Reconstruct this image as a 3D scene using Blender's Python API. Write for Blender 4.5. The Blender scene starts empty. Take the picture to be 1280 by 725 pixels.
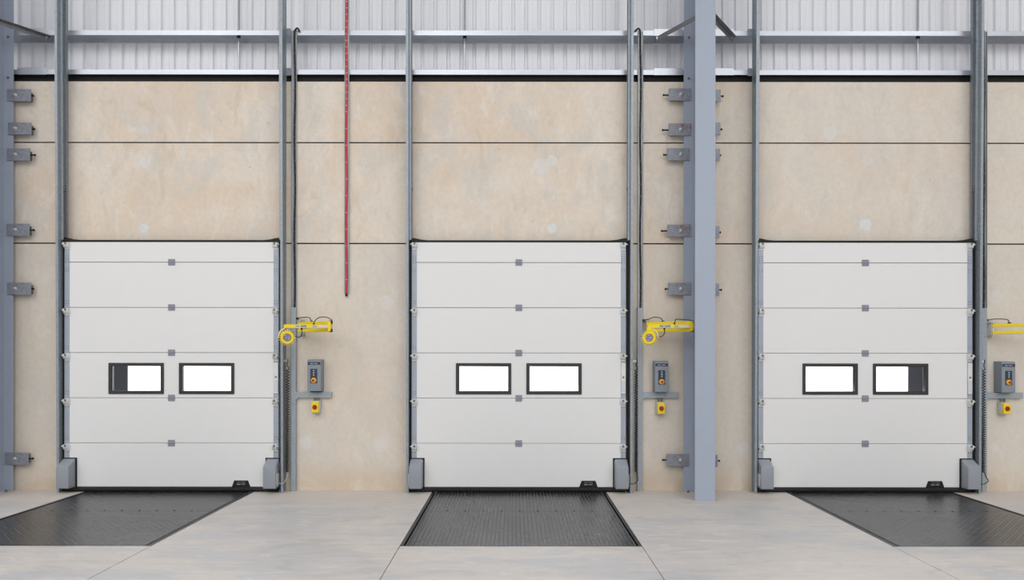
import bpy, bmesh, math, random
from mathutils import Vector, Matrix

random.seed(7)
SC = bpy.context.scene
COL = SC.collection
R = math.radians

# ---------------------------------------------------------------- survey of the place
F = 853.0          # focal length in pixels of a 1280 wide frame (24 mm on 36 mm)
DW = 8.97          # camera to concrete wall, metres
EYE = 1.788        # camera height
CX, CY = 643.0, 443.0


def X(px, d=0.0):
    """world x of an image column at d metres in front of the wall"""
    return (px - CX) * (DW - d) / F


def Z(py, d=0.0):
    return EYE - (py - CY) * (DW - d) / F


# ---------------------------------------------------------------- materials
def lin(c):
    c = c / 255.0
    return c / 12.92 if c <= 0.04045 else ((c + 0.055) / 1.055) ** 2.4


def rgb(r, g, b):
    return (lin(r), lin(g), lin(b), 1.0)


class NT:
    def __init__(self, name):
        self.m = bpy.data.materials.new(name)
        self.m.use_nodes = True
        self.t = self.m.node_tree
        self.bsdf = self.t.nodes['Principled BSDF']
        self.out = self.t.nodes['Material Output']
        self._geo = None

    def n(self, kind, **kw):
        nd = self.t.nodes.new(kind)
        for k, v in kw.items():
            setattr(nd, k, v)
        return nd

    def l(self, a, b):
        self.t.links.new(a, b)

    def pos(self):
        if self._geo is None:
            self._geo = self.n('ShaderNodeTexCoord')
        return self._geo.outputs['Object']

    def mapping(self, scale, loc=(0, 0, 0)):
        mp = self.n('ShaderNodeMapping')
        mp.inputs['Scale'].default_value = scale
        mp.inputs['Location'].default_value = loc
        self.l(self.pos(), mp.inputs['Vector'])
        return mp.outputs['Vector']

    def noise(self, scale, detail=4, rough=0.55, vec=None, dist=0.0):
        nd = self.n('ShaderNodeTexNoise')
        nd.inputs['Scale'].default_value = scale
        nd.inputs['Detail'].default_value = detail
        nd.inputs['Roughness'].default_value = rough
        nd.inputs['Distortion'].default_value = dist
        self.l(vec if vec is not None else self.pos(), nd.inputs['Vector'])
        return nd.outputs['Fac']

    def ramp(self, fac, a, b, to0=0.0, to1=1.0):
        nd = self.n('ShaderNodeMapRange')
        nd.interpolation_type = 'SMOOTHSTEP'
        nd.inputs['From Min'].default_value = a
        nd.inputs['From Max'].default_value = b
        nd.inputs['To Min'].default_value = to0
        nd.inputs['To Max'].default_value = to1
        self.l(fac, nd.inputs['Value'])
        return nd.outputs['Result']

    def math(self, op, a, b=None, c=None):
        nd = self.n('ShaderNodeMath', operation=op)
        for i, v in enumerate((a, b, c)):
            if v is None:
                continue
            if isinstance(v, (int, float)):
                nd.inputs[i].default_value = v
            else:
                self.l(v, nd.inputs[i])
        return nd.outputs[0]

    def mix(self, fac, a, b):
        nd = self.n('ShaderNodeMix', data_type='RGBA')
        for sock, v in ((nd.inputs['Factor'], fac), (nd.inputs['A'], a), (nd.inputs['B'], b)):
            if isinstance(v, (int, float)):
                sock.default_value = v
            elif isinstance(v, tuple):
                sock.default_value = v
            else:
                self.l(v, sock)
        # colour sockets of the mix node are the third pair
        for sk in nd.inputs:
            pass
        return nd

    def mixc(self, fac, a, b):
        nd = self.n('ShaderNodeMix')
        nd.data_type = 'RGBA'
        ins = [i for i in nd.inputs if i.enabled]
        for sock, v in zip(ins, (fac, a, b)):
            if isinstance(v, (int, float, tuple)):
                sock.default_value = v
            else:
                self.l(v, sock)
        return [o for o in nd.outputs if o.enabled][0]

    def bump(self, height, strength=0.2, dist=0.01):
        nd = self.n('ShaderNodeBump')
        nd.inputs['Strength'].default_value = strength
        nd.inputs['Distance'].default_value = dist
        self.l(height, nd.inputs['Height'])
        self.l(nd.outputs['Normal'], self.bsdf.inputs['Normal'])

    def base(self, v):
        s = self.bsdf.inputs['Base Color']
        if isinstance(v, tuple):
            s.default_value = v
        else:
            self.l(v, s)

    def set(self, rough=0.5, metal=0.0, spec=0.5):
        self.bsdf.inputs['Roughness'].default_value = rough
        self.bsdf.inputs['Metallic'].default_value = metal
        self.bsdf.inputs['Specular IOR Level'].default_value = spec


MAT = {}


def plain(key, name, c, rough=0.5, metal=0.0, spec=0.5, var=0.06, vscale=12.0):
    """a painted or plastic surface with a faint mottling of its own"""
    t = NT(name)
    t.set(rough, metal, spec)
    f = t.noise(vscale, 3)
    k = tuple(max(0.0, x * (1 - var)) for x in c[:3]) + (1.0,)
    h = tuple(min(1.0, x * (1 + var)) for x in c[:3]) + (1.0,)
    t.base(t.mixc(f, k, h))
    MAT[key] = t.m
    return t


plain('door_white', 'door_white', (0.775, 0.775, 0.77, 1), 0.45, spec=0.35, var=0.012, vscale=6)
plain('hinge_grey', 'hinge_grey_plastic', rgb(152, 152, 164), 0.55, var=0.05)
plain('black', 'black_rubber', (0.012, 0.012, 0.013, 1), 0.55, spec=0.3)
plain('black_rail', 'black_aluminium', (0.022, 0.022, 0.024, 1), 0.35)
plain('frame_black', 'window_frame_black', (0.03, 0.029, 0.031, 1), 0.5)
plain('column_paint', 'grey_primer_paint', rgb(163, 172, 187), 0.5, spec=0.35, var=0.015, vscale=3)
plain('cover_grey', 'grey_plastic_cover', rgb(146, 152, 160), 0.4, var=0.02)
plain('box_grey', 'grey_enclosure', rgb(132, 141, 149), 0.45, var=0.03)
plain('navy', 'navy_label', rgb(50, 57, 74), 0.4)
plain('text_white', 'white_print', rgb(205, 208, 215), 0.5)
plain('text_grey', 'grey_print', rgb(130, 130, 136), 0.5)
plain('yellow', 'yellow_paint', (0.86, 0.66, 0.012, 1), 0.4, var=0.02)
plain('pale_yellow', 'pale_yellow_paint', (0.86, 0.78, 0.36, 1), 0.4, var=0.02)
plain('orange', 'orange_yellow_plastic', (0.85, 0.46, 0.02, 1), 0.35)
plain('red', 'red_plastic', (0.38, 0.02, 0.03, 1), 0.35)
plain('red_cable', 'red_cable_sheath', (0.55, 0.025, 0.05, 1), 0.4, var=0.1, vscale=40)
plain('cable', 'black_cable_sheath', (0.013, 0.014, 0.017, 1), 0.4)
plain('light_grey', 'light_grey_plastic', rgb(196, 198, 192), 0.5, var=0.02)
plain('sticker', 'pale_sticker', rgb(212, 206, 190), 0.5, var=0.05, vscale=60)
plain('sticker_blue', 'blue_grey_sticker', rgb(165, 172, 184), 0.5, var=0.08, vscale=60)
plain('rib_black', 'black_gap_fill', (0.012, 0.012, 0.012, 1), 0.6, spec=0.2)
plain('shelter', 'dark_shelter_fabric', rgb(38, 41, 50), 0.7, spec=0.2, var=0.15, vscale=5)
plain('yard', 'pale_yard_concrete', (0.62, 0.62, 0.62, 1), 0.8, var=0.05, vscale=0.3)
plain('roof_white', 'white_roof_liner', (0.75, 0.76, 0.78, 1), 0.6, var=0.02)
plain('side_wall', 'pale_side_wall', (0.62, 0.61, 0.60, 1), 0.7, var=0.03, vscale=1)


def galvanised(key, name, c, rough=0.42, metal=0.55, scale=45.0, var=0.14):
    t = NT(name)
    t.set(rough, metal, 0.5)
    v = t.n('ShaderNodeTexVoronoi')
    v.inputs['Scale'].default_value = scale
    t.l(t.pos(), v.inputs['Vector'])
    sep = t.n('ShaderNodeSeparateColor')
    t.l(v.outputs['Color'], sep.inputs[0])
    f = t.math('ADD', t.math('MULTIPLY', sep.outputs[0], 0.6), t.math('MULTIPLY', t.noise(6, 4), 0.4))
    k = tuple(x * (1 - var) for x in c[:3]) + (1.0,)
    h = tuple(min(1.0, x * (1 + var)) for x in c[:3]) + (1.0,)
    t.base(t.mixc(f, k, h))
    MAT[key] = t.m
    return t


galvanised('galv', 'galvanised_track_steel', rgb(152, 160, 167), 0.45, 0.45)
galvanised('galv_blue', 'galvanised_end_cap', rgb(165, 173, 184), 0.45, 0.25, var=0.06)
galvanised('galv_post', 'galvanised_trunking', rgb(160, 169, 177), 0.5, 0.2, var=0.05)
galvanised('galv_rail', 'galvanised_sheeting_rail', rgb(196, 200, 207), 0.36, 0.6, var=0.04)
galvanised('galv_tray', 'galvanised_cable_tray', rgb(178, 182, 184), 0.45, 0.3, var=0.05)
galvanised('zinc', 'zinc_plated_steel', rgb(222, 224, 222), 0.34, 0.35, var=0.1)
galvanised('plate_steel', 'galvanised_fixing_plate', rgb(143, 146, 155), 0.5, 0.25, scale=70, var=0.3)
galvanised('stay_steel', 'dark_galvanised_angle', rgb(120, 120, 124), 0.5, 0.3, var=0.1)

# rusty fixing plate
t = galvanised('plate_rusty', 'rust_stained_fixing_plate', rgb(143, 144, 153), 0.55, 0.2, scale=70, var=0.3)
old = t.bsdf.inputs['Base Color'].links[0].from_socket
rx = t.n('ShaderNodeSeparateXYZ'); t.l(t.pos(), rx.inputs[0])
rust = t.math('MULTIPLY', t.ramp(t.noise(22, 5), 0.42, 0.6), t.math('MULTIPLY', t.ramp(rx.outputs['Z'], -0.01, 0.045), t.ramp(rx.outputs['X'], -0.03, 0.05)))
t.base(t.mixc(rust, old, rgb(140, 98, 84)))

# white liner sheet
t = NT('white_liner_sheet'); t.set(0.4, 0.0, 0.4)
mp = t.mapping((1.2, 1.2, 0.15))
t.base(t.mixc(t.noise(3, 4, vec=mp), (0.79, 0.80, 0.84, 1), (0.83, 0.84, 0.87, 1)))
MAT['liner'] = t.m

# precast concrete wall
t = NT('precast_concrete'); t.set(0.75, 0.0, 0.25)
sx = t.n('ShaderNodeSeparateXYZ'); t.l(t.pos(), sx.inputs[0])
n1 = t.noise(0.55, 6, 0.6, dist=0.6)
n2 = t.noise(1.7, 6, 0.65, vec=t.mapping((1.0, 1.0, 0.7), (5, 0, 3)), dist=0.8)
n3 = t.noise(16, 5, 0.7)
warm, pale, grey = (0.735, 0.615, 0.495, 1), (0.760, 0.685, 0.590, 1), (0.650, 0.612, 0.555, 1)
c = t.mixc(t.ramp(n1, 0.40, 0.60), warm, pale)
c = t.mixc(t.math('MULTIPLY', t.ramp(n2, 0.44, 0.66), 0.85), c, grey)
n5 = t.noise(3.2, 7, 0.7, vec=t.mapping((1.0, 1.0, 0.55), (1, 7, 2)), dist=1.2)
c = t.mixc(t.math('MULTIPLY', t.ramp(n5, 0.52, 0.66), 0.7), c, (0.79, 0.735, 0.66, 1))
c = t.mixc(t.math('MULTIPLY', t.ramp(n5, 0.47, 0.33), 0.42), c, (0.57, 0.48, 0.375, 1))
# the lowest course is a greyer pour, the bays towards +x greyer still
low = t.math('MULTIPLY', t.ramp(sx.outputs['Z'], 3.28, 3.18), 0.5)
c = t.mixc(low, c, (0.665, 0.612, 0.54, 1))
east = t.math('MULTIPLY', t.ramp(sx.outputs['X'], 2.0, 3.6), 0.4)
c = t.mixc(east, c, (0.69, 0.645, 0.58, 1))
# ochre water marks along the foot of the wall
foot = t.math('MULTIPLY', t.ramp(sx.outputs['Z'], 0.5, 0.02), t.ramp(n2, 0.3, 0.6))
c = t.mixc(t.math('MULTIPLY', foot, 0.6), c, (0.56, 0.42, 0.28, 1))
# lifting-socket patches, trowelled over in pale grey mortar
PATCH = [(180, 286, 6.5, 1.0), (180, 202, 8, .55), (180, 163, 5, .35), (176, 113, 7, .25), (690, 285, 6.5, 1.0), (676, 208, 11, .55), (690, 200, 7, .6),
         (697, 116, 4, .4), (697, 162, 4.5, .4), (1082, 280, 7.5, 1.0), (1038, 166, 9, .5), (1038, 118, 5, .4), (1085, 200, 7, .3), (483, 378, 9, .35),
         (383, 553, 9, .4), (476, 556, 10, .4), (886, 374, 9, .4), (929, 560, 8, .45), (1243, 559, 6, .4), (1246, 372, 9, .3)]
warp = t.n('ShaderNodeTexNoise'); warp.inputs['Scale'].default_value = 9.0
t.l(t.pos(), warp.inputs['Vector'])
wv = t.n('ShaderNodeVectorMath', operation='SCALE'); wv.inputs['Scale'].default_value = 0.045
t.l(warp.outputs['Color'], wv.inputs[0])
wp = t.n('ShaderNodeVectorMath', operation='ADD'); t.l(t.pos(), wp.inputs[0]); t.l(wv.outputs[0], wp.inputs[1])
acc = None
for px, py, r, s in PATCH:
    dn = t.n('ShaderNodeVectorMath', operation='DISTANCE')
    t.l(wp.outputs[0], dn.inputs[0])
    dn.inputs[1].default_value = (X(px) + 0.022, 0.022, Z(py) + 0.022)
    rr = r / 95.1
    m = t.ramp(dn.outputs['Value'], rr * 1.12, rr * 0.82, 0.0, s)
    acc = m if acc is None else t.math('MAXIMUM', acc, m)
n4 = t.noise(30, 3)
c = t.mixc(t.math('MULTIPLY', acc, t.ramp(n4, 0.1, 0.6, 0.6, 1.0)), c, (0.72, 0.74, 0.755, 1))
# small dark air holes
vo = t.n('ShaderNodeTexVoronoi'); vo.inputs['Scale'].default_value = 2.6; t.l(t.pos(), vo.inputs['Vector'])
hole = t.math('MULTIPLY', t.ramp(vo.outputs['Distance'], 0.035, 0.02), 0.45)
c = t.mixc(hole, c, (0.25, 0.2, 0.16, 1))
t.base(t.mixc(t.ramp(n3, 0.35, 0.7, 0.0, 0.26), c, (0.54, 0.475, 0.40, 1)))
t.bump(n3, 0.12, 0.004)
MAT['concrete'] = t.m

# power-floated floor slab
t = NT('floated_floor_concrete'); t.set(0.5, 0.0, 0.3)
sx = t.n('ShaderNodeSeparateXYZ'); t.l(t.pos(), sx.inputs[0])
n1 = t.noise(0.8, 6, 0.6, vec=t.mapping((0.7, 1.6, 1), (3, 1, 0)), dist=1.0)
n2 = t.noise(2.3, 8, 0.72, vec=t.mapping((0.6, 2.0, 1), (9, 4, 0)), dist=1.4)
n3 = t.noise(14, 6, 0.7, vec=t.mapping((0.6, 1.2, 1)))
c = t.mixc(t.ramp(n1, 0.42, 0.58), (0.525, 0.52, 0.525, 1), (0.605, 0.565, 0.53, 1))
c = t.mixc(t.math('MULTIPLY', t.ramp(n2, 0.50, 0.63), 0.62), c, (0.70, 0.645, 0.595, 1))
c = t.mixc(t.math('MULTIPLY', t.ramp(n2, 0.49, 0.36), 0.7), c, (0.44, 0.428, 0.42, 1))
wall_side_tone = t.math('MULTIPLY', t.ramp(sx.outputs['Y'], -1.1, -0.05), 0.7)  # warmer, paler tone towards the wall
c = t.mixc(wall_side_tone, c, (0.68, 0.605, 0.53, 1))
t.base(t.mixc(t.ramp(n3, 0.35, 0.72, 0.0, 0.38), c, (0.48, 0.465, 0.45, 1)))
t.l(t.ramp(n2, 0.3, 0.7, 0.38, 0.6), t.bsdf.inputs['Roughness'])
t.bump(n3, 0.05, 0.003)
MAT['floor'] = t.m

# black painted tread plate with alternating raised bars
t = NT('black_tread_plate'); t.set(0.27, 0.0, 0.6)
sc = t.n('ShaderNodeVectorMath', operation='SCALE'); sc.inputs['Scale'].default_value = 1 / 0.042
t.l(t.pos(), sc.inputs[0])
sx = t.n('ShaderNodeSeparateXYZ'); t.l(sc.outputs[0], sx.inputs[0])
u, v = sx.outputs['X'], sx.outputs['Y']
fu, fv = t.math('FLOOR', u), t.math('FLOOR', v)
par = t.math('SUBTRACT', t.math('MULTIPLY', t.math('FLOORED_MODULO', t.math('ADD', fu, fv), 2.0), 2.0), 1.0)
lu = t.math('SUBTRACT', t.math('SUBTRACT', u, fu), 0.5)
lv = t.math('MULTIPLY', t.math('SUBTRACT', t.math('SUBTRACT', v, fv), 0.5), par)
a = t.math('MULTIPLY', t.math('ADD', lu, lv), 0.7071)
b = t.math('MULTIPLY', t.math('SUBTRACT', lu, lv), 0.7071)
d = t.math('SQRT', t.math('ADD', t.math('POWER', t.math('DIVIDE', a, 0.56), 2.0), t.math('POWER', t.math('DIVIDE', b, 0.22), 2.0)))
h = t.ramp(d, 1.0, 0.55)
t.bump(h, 0.28, 0.004)
nw = t.noise(1.4, 4, 0.6)
c = t.mixc(t.ramp(nw, 0.35, 0.7), (0.010, 0.010, 0.0105, 1), (0.016, 0.0155, 0.015, 1))
t.base(t.mixc(t.math('MULTIPLY', h, t.ramp(nw, 0.3, 0.75, 0.55, 1.0)), c, (0.16, 0.16, 0.163, 1)))  # raised bars paler: worn paint plus glints painted into the base colour
t.l(t.math('SUBTRACT', t.ramp(t.noise(0.9, 2), 0.3, 0.7, 0.25, 0.30), t.math('MULTIPLY', h, 0.05)), t.bsdf.inputs['Roughness'])
MAT['tread'] = t.m

# acrylic door glazing
m = bpy.data.materials.new('clear_glazing'); m.use_nodes = True
nt = m.node_tree; nt.nodes.clear()
o = nt.nodes.new('ShaderNodeOutputMaterial'); mx = nt.nodes.new('ShaderNodeMixShader')
tr = nt.nodes.new('ShaderNodeBsdfTransparent'); tr.inputs[0].default_value = (0.94, 0.95, 0.96, 1)
gl = nt.nodes.new('ShaderNodeBsdfGlossy'); gl.inputs['Roughness'].default_value = 0.02
fr = nt.nodes.new('ShaderNodeFresnel'); fr.inputs['IOR'].default_value = 1.45
nt.links.new(fr.outputs[0], mx.inputs[0]); nt.links.new(tr.outputs[0], mx.inputs[1]); nt.links.new(gl.outputs[0], mx.inputs[2])
nt.links.new(mx.outputs[0], o.inputs[0])
MAT['glass'] = m

# lamp lens
t = NT('lamp_lens_polycarbonate'); t.set(0.25)
vo = t.n('ShaderNodeTexVoronoi'); vo.inputs['Scale'].default_value = 45; t.l(t.pos(), vo.inputs['Vector'])
t.base(t.mixc(t.ramp(vo.outputs['Distance'], 0.1, 0.6), rgb(185, 175, 192), rgb(120, 115, 135)))
MAT['lens'] = t.m

# ---------------------------------------------------------------- mesh builder
ORIGIN = {}


class MB:
    def __init__(self):
        self.v, self.f = [], []

    def quad(self, *pts):
        i = len(self.v)
        self.v += [tuple(p) for p in pts]
        self.f.append(tuple(range(i, i + len(pts))))
        return self

    def box(self, x0, x1, y0, y1, z0, z1):
        i = len(self.v)
        self.v += [(x, y, z) for x in (x0, x1) for y in (y0, y1) for z in (z0, z1)]
        for q in ((0, 1, 3, 2), (4, 6, 7, 5), (0, 4, 5, 1), (2, 3, 7, 6), (0, 2, 6, 4), (1, 5, 7, 3)):
            self.f.append(tuple(i + k for k in q))
        return self

    def loft(self, a, b):
        """closed solid between two rings of points"""
        i, n = len(self.v), len(a)
        self.v += [tuple(p) for p in a] + [tuple(p) for p in b]
        for k in range(n):
            j = (k + 1) % n
            self.f.append((i + k, i + j, i + n + j, i + n + k))
        self.f.append(tuple(i + k for k in range(n))[::-1])
        self.f.append(tuple(i + n + k for k in range(n)))
        return self

    def prism(self, pts, axis, a, b):
        """2-D outline swept along an axis: x -> (y,z), y -> (x,z), z -> (x,y)"""
        def at(p, t):
            return {'x': (t, p[0], p[1]), 'y': (p[0], t, p[1]), 'z': (p[0], p[1], t)}[axis]
        return self.loft([at(p, a) for p in pts], [at(p, b) for p in pts])

    def tube(self, path, r, seg=8, closed_ends=True):
        path = [Vector(p) for p in path]
        rs = r if isinstance(r, (list, tuple)) else [r] * len(path)
        up = None
        i0 = len(self.v)
        for k, p in enumerate(path):
            tg = (path[min(k + 1, len(path) - 1)] - path[max(k - 1, 0)]).normalized()
            if up is None:
                up = Vector((0, 0, 1)) if abs(tg.z) < 0.9 else Vector((1, 0, 0))
            n = (up - tg * up.dot(tg)).normalized()
            up = n
            bn = tg.cross(n)
            for s in range(seg):
                a = 2 * math.pi * s / seg
                self.v.append(tuple(p + (n * math.cos(a) + bn * math.sin(a)) * rs[k]))
        for k in range(len(path) - 1):
            for s in range(seg):
                s2 = (s + 1) % seg
                self.f.append((i0 + k * seg + s, i0 + k * seg + s2, i0 + (k + 1) * seg + s2, i0 + (k + 1) * seg + s))
        if closed_ends:
            self.f.append(tuple(i0 + s for s in range(seg))[::-1])
            e = i0 + (len(path) - 1) * seg
            self.f.append(tuple(e + s for s in range(seg)))
        return self

    def cyl(self, p, q, r, seg=16):
        return self.tube([p, q], r, seg)

    def lathe(self, prof, origin, axis, seg=32):
        """profile of (radius, distance along axis) turned about the axis"""
        axis = Vector(axis).normalized()
        e1 = axis.cross(Vector((0, 0, 1)))
        if e1.length < 1e-3:
            e1 = Vector((1, 0, 0))
        e1.normalize(); e2 = axis.cross(e1)
        o = Vector(origin); i0 = len(self.v); n = len(prof)
        for s in range(seg):
            a = 2 * math.pi * s / seg
            dr = e1 * math.cos(a) + e2 * math.sin(a)
            for r, h in prof:
                self.v.append(tuple(o + dr * r + axis * h))
        for s in range(seg):
            s2 = (s + 1) % seg
            for k in range(n - 1):
                self.f.append((i0 + s * n + k, i0 + s * n + k + 1, i0 + s2 * n + k + 1, i0 + s2 * n + k))
        return self

    def holed(self, xs, zs, y0, y1, holes):
        """slab in the x-z plane between y0 and y1 with rectangular holes (x0, x1, z0, z1)"""
        xs = sorted(set(list(xs) + [h[0] for h in holes] + [h[1] for h in holes]))
        zs = sorted(set(list(zs) + [h[2] for h in holes] + [h[3] for h in holes]))
        def solid(i, j):
            if not (0 <= i < len(xs) - 1 and 0 <= j < len(zs) - 1):
                return False
            cx, cz = (xs[i] + xs[i + 1]) / 2, (zs[j] + zs[j + 1]) / 2
            return not any(h[0] < cx < h[1] and h[2] < cz < h[3] for h in holes)
        for i in range(len(xs) - 1):
            for j in range(len(zs) - 1):
                if not solid(i, j):
                    continue
                a, b, c, d = xs[i], xs[i + 1], zs[j], zs[j + 1]
                self.quad((a, y0, c), (b, y0, c), (b, y0, d), (a, y0, d))
                self.quad((a, y1, c), (a, y1, d), (b, y1, d), (b, y1, c))
                if not solid(i - 1, j):
                    self.quad((a, y0, c), (a, y0, d), (a, y1, d), (a, y1, c))
                if not solid(i + 1, j):
                    self.quad((b, y0, c), (b, y1, c), (b, y1, d), (b, y0, d))
                if not solid(i, j - 1):
                    self.quad((a, y0, c), (a, y1, c), (b, y1, c), (b, y0, c))
                if not solid(i, j + 1):
                    self.quad((a, y0, d), (b, y0, d), (b, y1, d), (a, y1, d))
        return self

    def build(self, name, mat, parent=None, bevel=0.0, smooth=True, origin=None, segs=1):
        org = Vector(origin) if origin is not None else (ORIGIN[parent.name] if parent is not None else Vector((0, 0, 0)))
        bm = bmesh.new()
        vs = [bm.verts.new(Vector(p) - org) for p in self.v]
        for f in self.f:
            try:
                bm.faces.new([vs[k] for k in f])
            except ValueError:
                pass
        bmesh.ops.remove_doubles(bm, verts=bm.verts, dist=2e-5)
        bmesh.ops.recalc_face_normals(bm, faces=bm.faces)
        if bevel > 0:
            es = [e for e in bm.edges if len(e.link_faces) == 2 and e.calc_face_angle(0) > R(30)]
            bmesh.ops.bevel(bm, geom=es, offset=bevel, segments=segs, profile=0.5, affect='EDGES', clamp_overlap=True)
        me = bpy.data.meshes.new(name)
        bm.to_mesh(me); bm.free()
        me.materials.append(MAT[mat])
        if smooth:
            me.polygons.foreach_set('use_smooth', [True] * len(me.polygons))
            me.set_sharp_from_angle(angle=R(38))
        o = bpy.data.objects.new(name, me)
        COL.objects.link(o)
        if parent is not None:
            o.parent = parent
            o.location = org - ORIGIN[parent.name]
        else:
            o.location = org
        ORIGIN[o.name] = org
        return o


def tag(o, label, cat, group=None, kind='thing'):
    o['label'] = label
    o['category'] = cat
    o['kind'] = kind
    if group:
        o['group'] = group
    return o


def thing(name, loc, label, cat, group=None, kind='thing'):
    o = bpy.data.objects.new(name, None)
    o.empty_display_size = 0.1
    COL.objects.link(o)
    o.location = loc
    ORIGIN[o.name] = Vector(loc)
    return tag(o, label, cat, group, kind)


def struct(o, label, cat):
    return tag(o, label, cat, None, 'structure')


def arc(p0, p1, p2, n=14):
    """quadratic curve through control points"""
    p0, p1, p2 = Vector(p0), Vector(p1), Vector(p2)
    return [p0 * (1 - s) ** 2 + p1 * 2 * s * (1 - s) + p2 * s * s for s in [k / n for k in range(n + 1)]]


def spline(pts, n=8):
    pts = [Vector(p) for p in pts]
    out = []
    for i in range(len(pts) - 1):
        a, b, c, d = pts[max(i - 1, 0)], pts[i], pts[i + 1], pts[min(i + 2, len(pts) - 1)]
        for k in range(n):
            s = k / n
            out.append(0.5 * ((2 * b) + (c - a) * s + (2 * a - 5 * b + 4 * c - d) * s * s + (3 * b - a - 3 * c + d) * s ** 3))
    out.append(pts[-1])
    return out


# ---------------------------------------------------------------- the setting
PD = 0.12                                  # door face stands this far off the wall
DOORS = [X(214.5, PD), X(648.5, PD), X(1081.5, PD)]
XL, XR, YF, ZC = -20.0, 13.5, -36.0, 10.5
PITS = [(-5.58, -3.385), (-1.066, 1.192), (3.535, 5.70)]
PIT_Y = -2.615
OPEN_H, OPEN_W = 3.12, 1.30
J1, J2, CT = Z(304.5), Z(178.5), Z(102.3)   # panel joints and top of the concrete

# concrete wall, three courses of precast panel with open joints
mb = MB()
holes = [(c - OPEN_W, c + OPEN_W, -0.4, OPEN_H) for c in DOORS]
mb.holed([XL, XR], [-0.4, J1 - 0.009], 0.0, 0.18, holes)
mb.holed([XL, XR], [J1 + 0.009, J2 - 0.009], 0.0, 0.18, [])
mb.holed([XL, XR], [J2 + 0.009, CT], 0.0, 0.18, [])
w = mb.build('wall_back', 'concrete', smooth=False)
struct(w, 'beige precast concrete wall in three courses behind the white dock doors', 'wall')
j = MB()
for z in (J1, J2):
    j.box(XL, XR, 0.02, 0.17, z - 0.009, z + 0.009)
j.build('joint_filler', 'rib_black', w, smooth=False)

# black strip paints the unlit gap between concrete and lower sheeting rail
mb = MB()
zg = Z(93.3)
mb.prism([(0.03, CT - 0.0), (0.03, CT + 0.035), (0.05, CT + 0.045), (0.05, zg + 0.05), (0.16, zg + 0.05), (0.16, CT)], 'x', XL, XR)
struct(mb.build('gap_shade_1', 'rib_black', smooth=False), 'black strip standing in for the unlit gap along the top of the concrete wall', 'gap shade')

# white corrugated liner above the concrete
mb = MB()
pitch, prof, x = 0.1755, [], XL
yb = 0.255
while x < XR:
    for dx, dy in ((0.0, 0), (0.060, 0), (0.062, 0.004), (0.066, 0.004), (0.068, 0), (0.122, 0), (0.132, 0.036), (0.163, 0.036)):
        prof.append((x + dx, yb + dy))
    x += pitch
for a, b in zip(prof, prof[1:]):
    mb.quad((a[0], a[1], 5.3), (b[0], b[1], 5.3), (b[0], b[1], ZC), (a[0], a[1], ZC))
struct(mb.build('wall_upper', 'liner', smooth=False), 'white corrugated metal lining above the concrete wall', 'wall')

# floor slabs with saw cuts on the pit lines
mb = MB()
cuts = sorted([p for q in PITS for p in q])
g = 0.004
strips = []
prev = XL
for k, xcut in enumerate(cuts):
    strips.append((prev, xcut - (g if True else 0), 'bay' if k % 2 == 0 else 'pit'))
    prev = xcut + g
strips.append((prev, XR, 'bay'))
for a, b, kd in strips:
    if kd == 'bay':
        mb.box(a, b, YF, 0.0, -0.06, 0.0)
    else:
        mb.box(a, b, YF, PIT_Y, -0.06, 0.0)
mb.box(XL, XR, YF, 0.2, -0.5, -0.3)
for k in range(3):
    a, b = PITS[k]
    mb.box(a - 0.2, a - g, PIT_Y - 0.2, 0.2, -0.3, -0.06)
    mb.box(b + g, b + 0.2, PIT_Y - 0.2, 0.2, -0.3, -0.06)
for a, b, kd in strips:
    mb.box(a - 0.01, b + 0.01, YF, PIT_Y - 0.2 if kd == 'pit' else 0.0, -0.12, -0.07) if kd == 'bay' else mb.box(a - 0.02, b + 0.02, YF, PIT_Y, -0.12, -0.07)
struct(mb.build('floor', 'floor', smooth=False), 'grey power-floated concrete floor with three leveller pits', 'floor')

mb = MB().box(XL - 0.2, XL, YF, 0.3, -0.3, ZC)
struct(mb.build('wall_left', 'side_wall', smooth=False), 'pale side wall of the warehouse far beyond the dock doors', 'wall')
mb = MB().box(XR, XR + 0.2, YF, 0.3, -0.3, ZC)
struct(mb.build('wall_right', 'side_wall', smooth=False), 'pale opposite side wall of the warehouse', 'wall')
mb = MB().box(XL, XR, YF - 0.2, YF, -0.3, ZC)
struct(mb.build('wall_front', 'side_wall', smooth=False), 'pale wall of the warehouse behind the viewer', 'wall')
mb = MB().box(XL - 0.2, XR + 0.2, YF - 0.2, 0.5, ZC, ZC + 0.2)
struct(mb.build('ceiling', 'roof_white', smooth=False), 'white warehouse roof lining high above', 'ceiling')
mb = MB().box(-160, 160, 0.35, 320, -1.35, -1.2)
struct(mb.build('ground', 'yard', smooth=False), 'bright pale loading yard seen through the door windows', 'ground')

# ---------------------------------------------------------------- sectional doors
SEC = [Z(y, PD) for y in (609.2, 554.5, 498, 441.5, 385, 328.5, 303)]
yf, yk = -PD, -PD + 0.045
PW = 1.372                                  # half width of a panel
EC = 1.322                                  # inner edge of the end caps
DOOR_LABEL = [
    'white sectional dock door with a dark strip in one window, beside the cut-off edge column',
    'white sectional dock door with two fully bright windows, between red cable and freestanding column',
    'white sectional dock door beyond the freestanding column, dark strip in its last window',
]


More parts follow.
